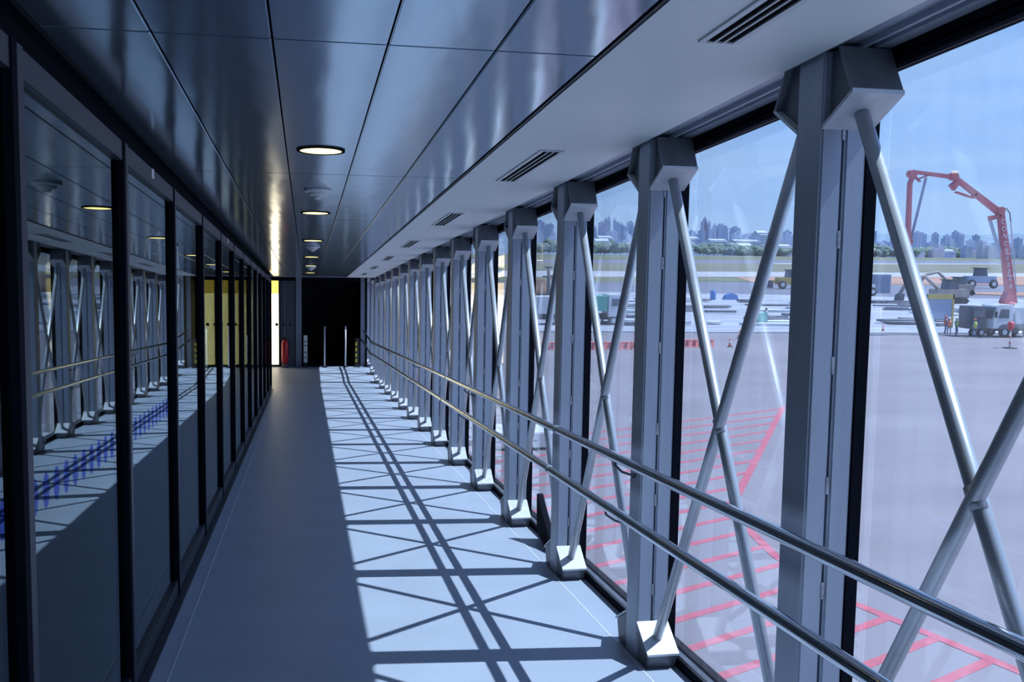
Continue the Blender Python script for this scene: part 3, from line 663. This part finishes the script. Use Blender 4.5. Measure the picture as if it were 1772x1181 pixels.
# cones
cn = mesh('cone_body', lambda bm: bm_lathe(bm, [(.16, .03), (.11, .30), (.06, .60), (.03, .75)], n=14), 'orange')
cb = mesh('cone_base', boxf(-.2, .2, -.2, .2, 0, .035), 'rubber')
cs = mesh('cone_band', lambda bm: bm_lathe(bm, [(.108, .32), (.083, .48)], n=14), 'white')
for (x, y), lab in zip(((51.97, 76.96), (33.67, 77.93), (37.8, 85.5), (48.6, 95.8), (52.0, 98.0), (55.8, 92), (23.6, 84)),
                       ('orange traffic cone alone on the apron left of the pump truck', 'orange traffic cone right of the red barriers', 'orange cone behind the second tall brace bay, mid apron',
                        'orange cone at the feet of the standing worker', 'orange cone right of the standing worker', 'orange cone near the group of workers', 'orange cone behind the left barriers')):
    r = empty('traffic_cone', (x, y, G), lab, 'cone', 'traffic cones'); put('cone_body', cn, r); put('cone_base', cb, r); put('cone_band', cs, r)
# red and white marker post on a round foot
r = empty('marker_post', (58.09, 76.31, G), 'red and white marker post with lantern in front of the pump truck', 'post')
obj('pole', lambda bm: bm_cyl(bm, (0, 0, .05), (0, 0, 1.5), .07, 12), 'white', r)
obj('red_band', lambda bm: [bm_cyl(bm, (0, 0, z), (0, 0, z+.25), .078, 12) for z in (.35, .85)], 'barrier', r)
obj('lantern', lambda bm: bm_lathe(bm, [(.12, 1.5), (.28, 1.75), (.28, 2.1), (.18, 2.25)], n=14), 'red', r)
obj('foot', lambda bm: bm_lathe(bm, [(.6, 0), (.6, .04), (.15, .09)], n=20), 'rubber', r)
# people
def person(x, y, lab, top, hat, turn=0, lean=0):
    me = bpy.data.meshes.new('body')
    J = {'pel': (0, 0, .95), 'wai': (0, 0, 1.15), 'che': (0, 0, 1.38), 'nec': (0, 0, 1.52), 'hea': (0, -.02, 1.64), 'top': (0, 0, 1.74),
         'hl': (-.10, 0, .90), 'kl': (-.12, -.03, .50), 'al': (-.13, .02, .08), 'tl': (-.13, -.14, .04), 'hr': (.10, 0, .90), 'kr': (.13, -.06, .50), 'ar': (.15, .05, .08), 'tr': (.15, -.12, .04),
         'sl': (-.19, 0, 1.42), 'el': (-.26, -.02, 1.15), 'wl': (-.24, -.14, .95), 'gl': (-.23, -.18, .87), 'sr': (.19, 0, 1.42), 'er': (.27, .02, 1.15), 'wr': (.25, -.10, .93), 'gr': (.24, -.14, .85)}
    R = dict(pel=.15, wai=.13, che=.16, nec=.06, hea=.10, top=.06, hl=.10, kl=.07, al=.05, tl=.04, hr=.10, kr=.07, ar=.05, tr=.04, sl=.07, el=.05, wl=.035, gl=.04, sr=.07, er=.05, wr=.035, gr=.04)
    E_ = ['pel-wai', 'wai-che', 'che-nec', 'nec-hea', 'hea-top', 'pel-hl', 'hl-kl', 'kl-al', 'al-tl', 'pel-hr', 'hr-kr', 'kr-ar', 'ar-tr', 'che-sl', 'sl-el', 'el-wl', 'wl-gl', 'che-sr', 'sr-er', 'er-wr', 'wr-gr']
    ks = list(J); me.from_pydata([J[k] for k in ks], [tuple(ks.index(q) for q in e.split('-')) for e in E_], [])
    o = put('person', me, None, (x, y, G), (lean, 0, turn), label=lab, category='person', group='site workers')
    me.materials.append(M['trouser'])
    mo = o.modifiers.new('skin', 'SKIN'); sv = me.skin_vertices[0].data
    for i, k in enumerate(ks): sv[i].radius = (R[k], R[k]*.8); sv[i].use_root = (k == 'pel')
    o.modifiers.new('sub', 'SUBSURF').levels = 1
    obj('vest', lambda bm: bm_lathe(bm, [(.17, .92), (.175, 1.1), (.205, 1.3), (.20, 1.42), (.11, 1.50)], n=16), top, o)
    obj('head', lambda bm: bm_lathe(bm, [(.05, 1.50), (.09, 1.56), (.105, 1.64), (.10, 1.70), (.05, 1.77)], n=14), 'skin', o)
    obj('helmet', lambda bm: bm_lathe(bm, [(.15, 1.68), (.135, 1.70), (.125, 1.76), (.08, 1.82), (.02, 1.84)], n=14), hat, o)
person(47.32, 100.44, 'person in pale shirt and blue work trousers standing on the works between two braces', 'shirt', 'rubber', .4)
person(59.9, 87.4, 'person in dark clothes and orange vest, leftmost of the group by the truck', 'orange', 'white', -.3)
person(60.9, 87.7, 'person in hi-vis vest, middle of the group by the truck', 'hivis', 'white', .6)
person(61.0, 89.6, 'person in dark workwear and red helmet behind the hi-vis pair', 'orange', 'helmet', 1.2)
person(61.55, 85.9, 'person in hi-vis vest with red helmet closest to the truck cab', 'hivis', 'helmet', .1)
# motor grader, excavator and other plant far on the site
def machine(x, y, lab, body='digger', s=1.0, kind='loader'):
    r = empty('site_machine', (x, y, G+.1), lab, 'machine'); 
    obj('hull', boxf(-2.6*s, 2.6*s, -1.1, 1.1, .8*s, 2.0*s), body, r, bevel=.1)
    obj('cabin', lambda bm: bm_prism(bm, [(-.9*s, 2.0*s), (-.7*s, 3.2*s), (.8*s, 3.2*s), (1.0*s, 2.0*s)], -.9, .9, 'y'), 'cabglass', r, bevel=.05)
    obj('cab_roof', boxf(-.95*s, 1.0*s, -1.0, 1.0, 3.2*s, 3.35*s), 'rubber', r)
    if kind == 'tracks':
        for yy in (-1.1, 1.1):
            obj('track', lambda bm: bm_prism(bm, [(-2.2, 0), (2.2, 0), (2.6, .45), (2.2, .9), (-2.2, .9), (-2.6, .45)], yy-.3, yy+.3, 'y'), 'rubber', r, bevel=.05)
        obj('digger_arm', lambda bm: bm_path(bm, [(-1.5, -.3, 1.8), (-4.6, -.3, 4.2), (-7.2, -.3, 3.6), (-8.6, -.3, 1.4)], .30, 6), body, r)
        obj('bucket', lambda bm: bm_prism(bm, [(-9.2, .3), (-8.2, .2), (-8.1, 1.5), (-8.9, 1.4)], -.9, .3, 'y'), 'chassis', r)
    else:
        for wx in (-2.0*s, 2.0*s): wheel(r, wx, -1.1, .75*s, .75*s, .5)
        obj('blade', boxf(-4.2*s, -3.9*s, -1.6, 1.6, .2, 1.4*s), 'chassis', r)
        obj('nose_beam', boxf(-4.2*s, -2.4*s, -.25, .25, 1.0*s, 1.5*s), body, r)
machine(94.5, 190, 'yellow wheeled grader on the soil left of the nearest column', 'digger', 1.15)
machine(146, 203, 'hazy grey dump truck on the orange soil between the boom legs', 'city_b', 1.35)
machine(97, 142, 'haze-toned brown tracked excavator with long arm behind the workers', 'hazed', 1.1, 'tracks')
machine(118, 170, 'small haze-toned excavator at the edge of the orange soil', 'hazed', 1.0, 'tracks')
machine(95, 165, 'white and red loader at the left of the soil edge', 'cab', 1.0)
r = empty('site_shed', (104, 176, G), 'grey-green corrugated container between the boom legs', 'container')
obj('shell', boxf(-2.2, 3.2, -1.2, 1.2, .1, 3.6), 'city_b', r, bevel=.05); obj('ribs', lambda bm: [bm_box(bm, -2.2+.45*i, -2.1+.45*i, -1.28, -1.2, .2, 3.5) for i in range(12)], 'hill', r)
r = empty('tool_frame', (64.5, 96, G), 'yellow framed gate with dark mesh panel behind the workers', 'frame')
obj('posts', lambda bm: [bm_box(bm, x, x+.18, -.1, .1, 0, 3.6) for x in (-1.6, 1.5)], 'digger', r); obj('crossbar', boxf(-1.6, 1.68, -.1, .1, 3.1, 3.6), 'digger', r); obj('mesh_panel', boxf(-1.42, 1.5, .0, .03, 1.0, 3.1), 'city_b', r)
for x, y, l in ((60.9, 148, 'upright blue drum at the far edge of the works'), (63.9, 148.5, 'blue tarpaulin-covered box right of the upright blue drum')):
    r = empty('blue_drum' if x < 62 else 'blue_crate', (x, y, G+.05), l, 'drum' if x < 62 else 'crate')
    if x < 62: obj('drum_body', lambda bm: bm_lathe(bm, [(.42, 0), (.45, .1), (.45, 1.3), (.42, 1.4)], n=16), 'bluebox', r); obj('lid', lambda bm: bm_lathe(bm, [(.4, 1.4), (.4, 1.46), (.1, 1.5)], n=16), 'bluebox', r)
    else: obj('crate_body', lambda bm: bm_prism(bm, [(-1.1, 0), (1.2, 0), (.9, .8), (0, 1.1), (-.8, .7)], -.6, .6, 'y'), 'bluebox', r)
r = empty('generator_set', (46.2, 99.8, G), 'light blue generator cart left of the standing worker', 'generator')
obj('housing', boxf(-.6, .8, -.4, .4, .35, 1.35), 'green', r, bevel=.06)
for wx in (-.3, .5): wheel(r, wx, -.4, .25, .25, .12)
r = empty('water_tank', (50.2, 95.5, G), 'low grey tank standing on dark pallet by the nearest column', 'tank')
obj('tank_body', boxf(-.7, .8, -.5, .5, .15, .95), 'city_b', r, bevel=.08); obj('pallet', boxf(-1.1, .9, -.6, .6, 0, .14), 'rubber', r)
r = empty('light_mast', (35.5, 150, G), 'dark lighting mast with lamps beyond the tipper truck', 'mast')
obj('pole', lambda bm: bm_cyl(bm, (0, 0, 0), (0, 0, 4.6), .35, 10, .2), 'chassis', r)
obj('lamp_bar', lambda bm: (bm_box(bm, -1.0, 1.0, -.1, .1, 3.2, 3.4), bm_box(bm, -.5, .5, -.1, .1, 4.5, 4.8)), 'chassis', r)
r = empty('earth_mound', (36.5, 160, G-.1), 'brown earth mound left of the lighting mast', 'mound')
obj('soil_heap', lambda bm: bm_lathe(bm, [(3.6, 0), (2.8, 1.0), (1.5, 2.2), (.5, 2.7)], n=14), 'mound', r)
r = empty('orange_sign', (53.4, 222, G+.1), 'small orange airfield marker board on the pale taxiway', 'sign')
obj('board', boxf(-.8, .8, -.1, .1, .3, 1.3), 'orange', r); obj('leg', lambda bm: (bm_box(bm, -.6, -.5, -.05, .05, 0, .3), bm_box(bm, .5, .6, -.05, .05, 0, .3)), 'rubber', r)
r = empty('white_enclosure', (8.4, 39.6, G), 'white flat-topped equipment enclosure on the apron below the glazing', 'enclosure')
obj('shell', boxf(-1.4, 1.3, -1.0, 1.0, .1, .7), 'white', r, bevel=.04); obj('plinth', boxf(-1.3, 1.2, -.9, .9, 0, .1), 'rubber', r)
obj('lid_seam', boxf(-.05, -.02, -1.0, 1.0, .7, .712), 'pillar', r)
# sheets, slabs and dark trenches on the works
rnd = random.Random(11)
sl = [mesh('slab', lambda bm, q=q: bm_prism(bm, [(-1, -.5), (-.2, -.62), (1, -.45), (1.05, .5), (.1, .6), (-1.05, .45)], 0, .12, 'z'), q) for q in ('sheet', 'slab_dark', 'roofw')]
for i in range(95):
    y = rnd.uniform(98, 146); a = rnd.uniform(.17, .75); x = y*a
    q = rnd.choice((0, 1, 1, 2))
    o = put('ground_sheet', sl[q], None, (x, y, G+.10+.002*i), (0, 0, rnd.uniform(-.25, .1)), label=('dull blue-grey sheet lying on the works ground', 'pale sheet lying on the works ground')[q != 1], category='sheet', group=('dull sheets on the works', 'pale sheets on the works')[q != 1])
    o.scale = (rnd.uniform(.8, 3.2), rnd.uniform(.5, 2.2), rnd.uniform(1, 2.5))
for i, (x, y) in enumerate(((34.5, 92.5), (36.6, 91.8), (41.2, 80), (29.5, 88), (44, 104))):
    o = put('rubber_mat', mesh('rubber_mat', lambda bm: bm_lathe(bm, [(.45, 0), (.45, .05), (.2, .07)], n=14), 'rubber'), None, (x, y, G), label='small dark rubber mat on the open apron, %s from the left' % ORD[(1, 2, 3, 0, 4)[i]], category='mat', group='dark mats on the apron')
    o.scale = (1.2, .8, 1)
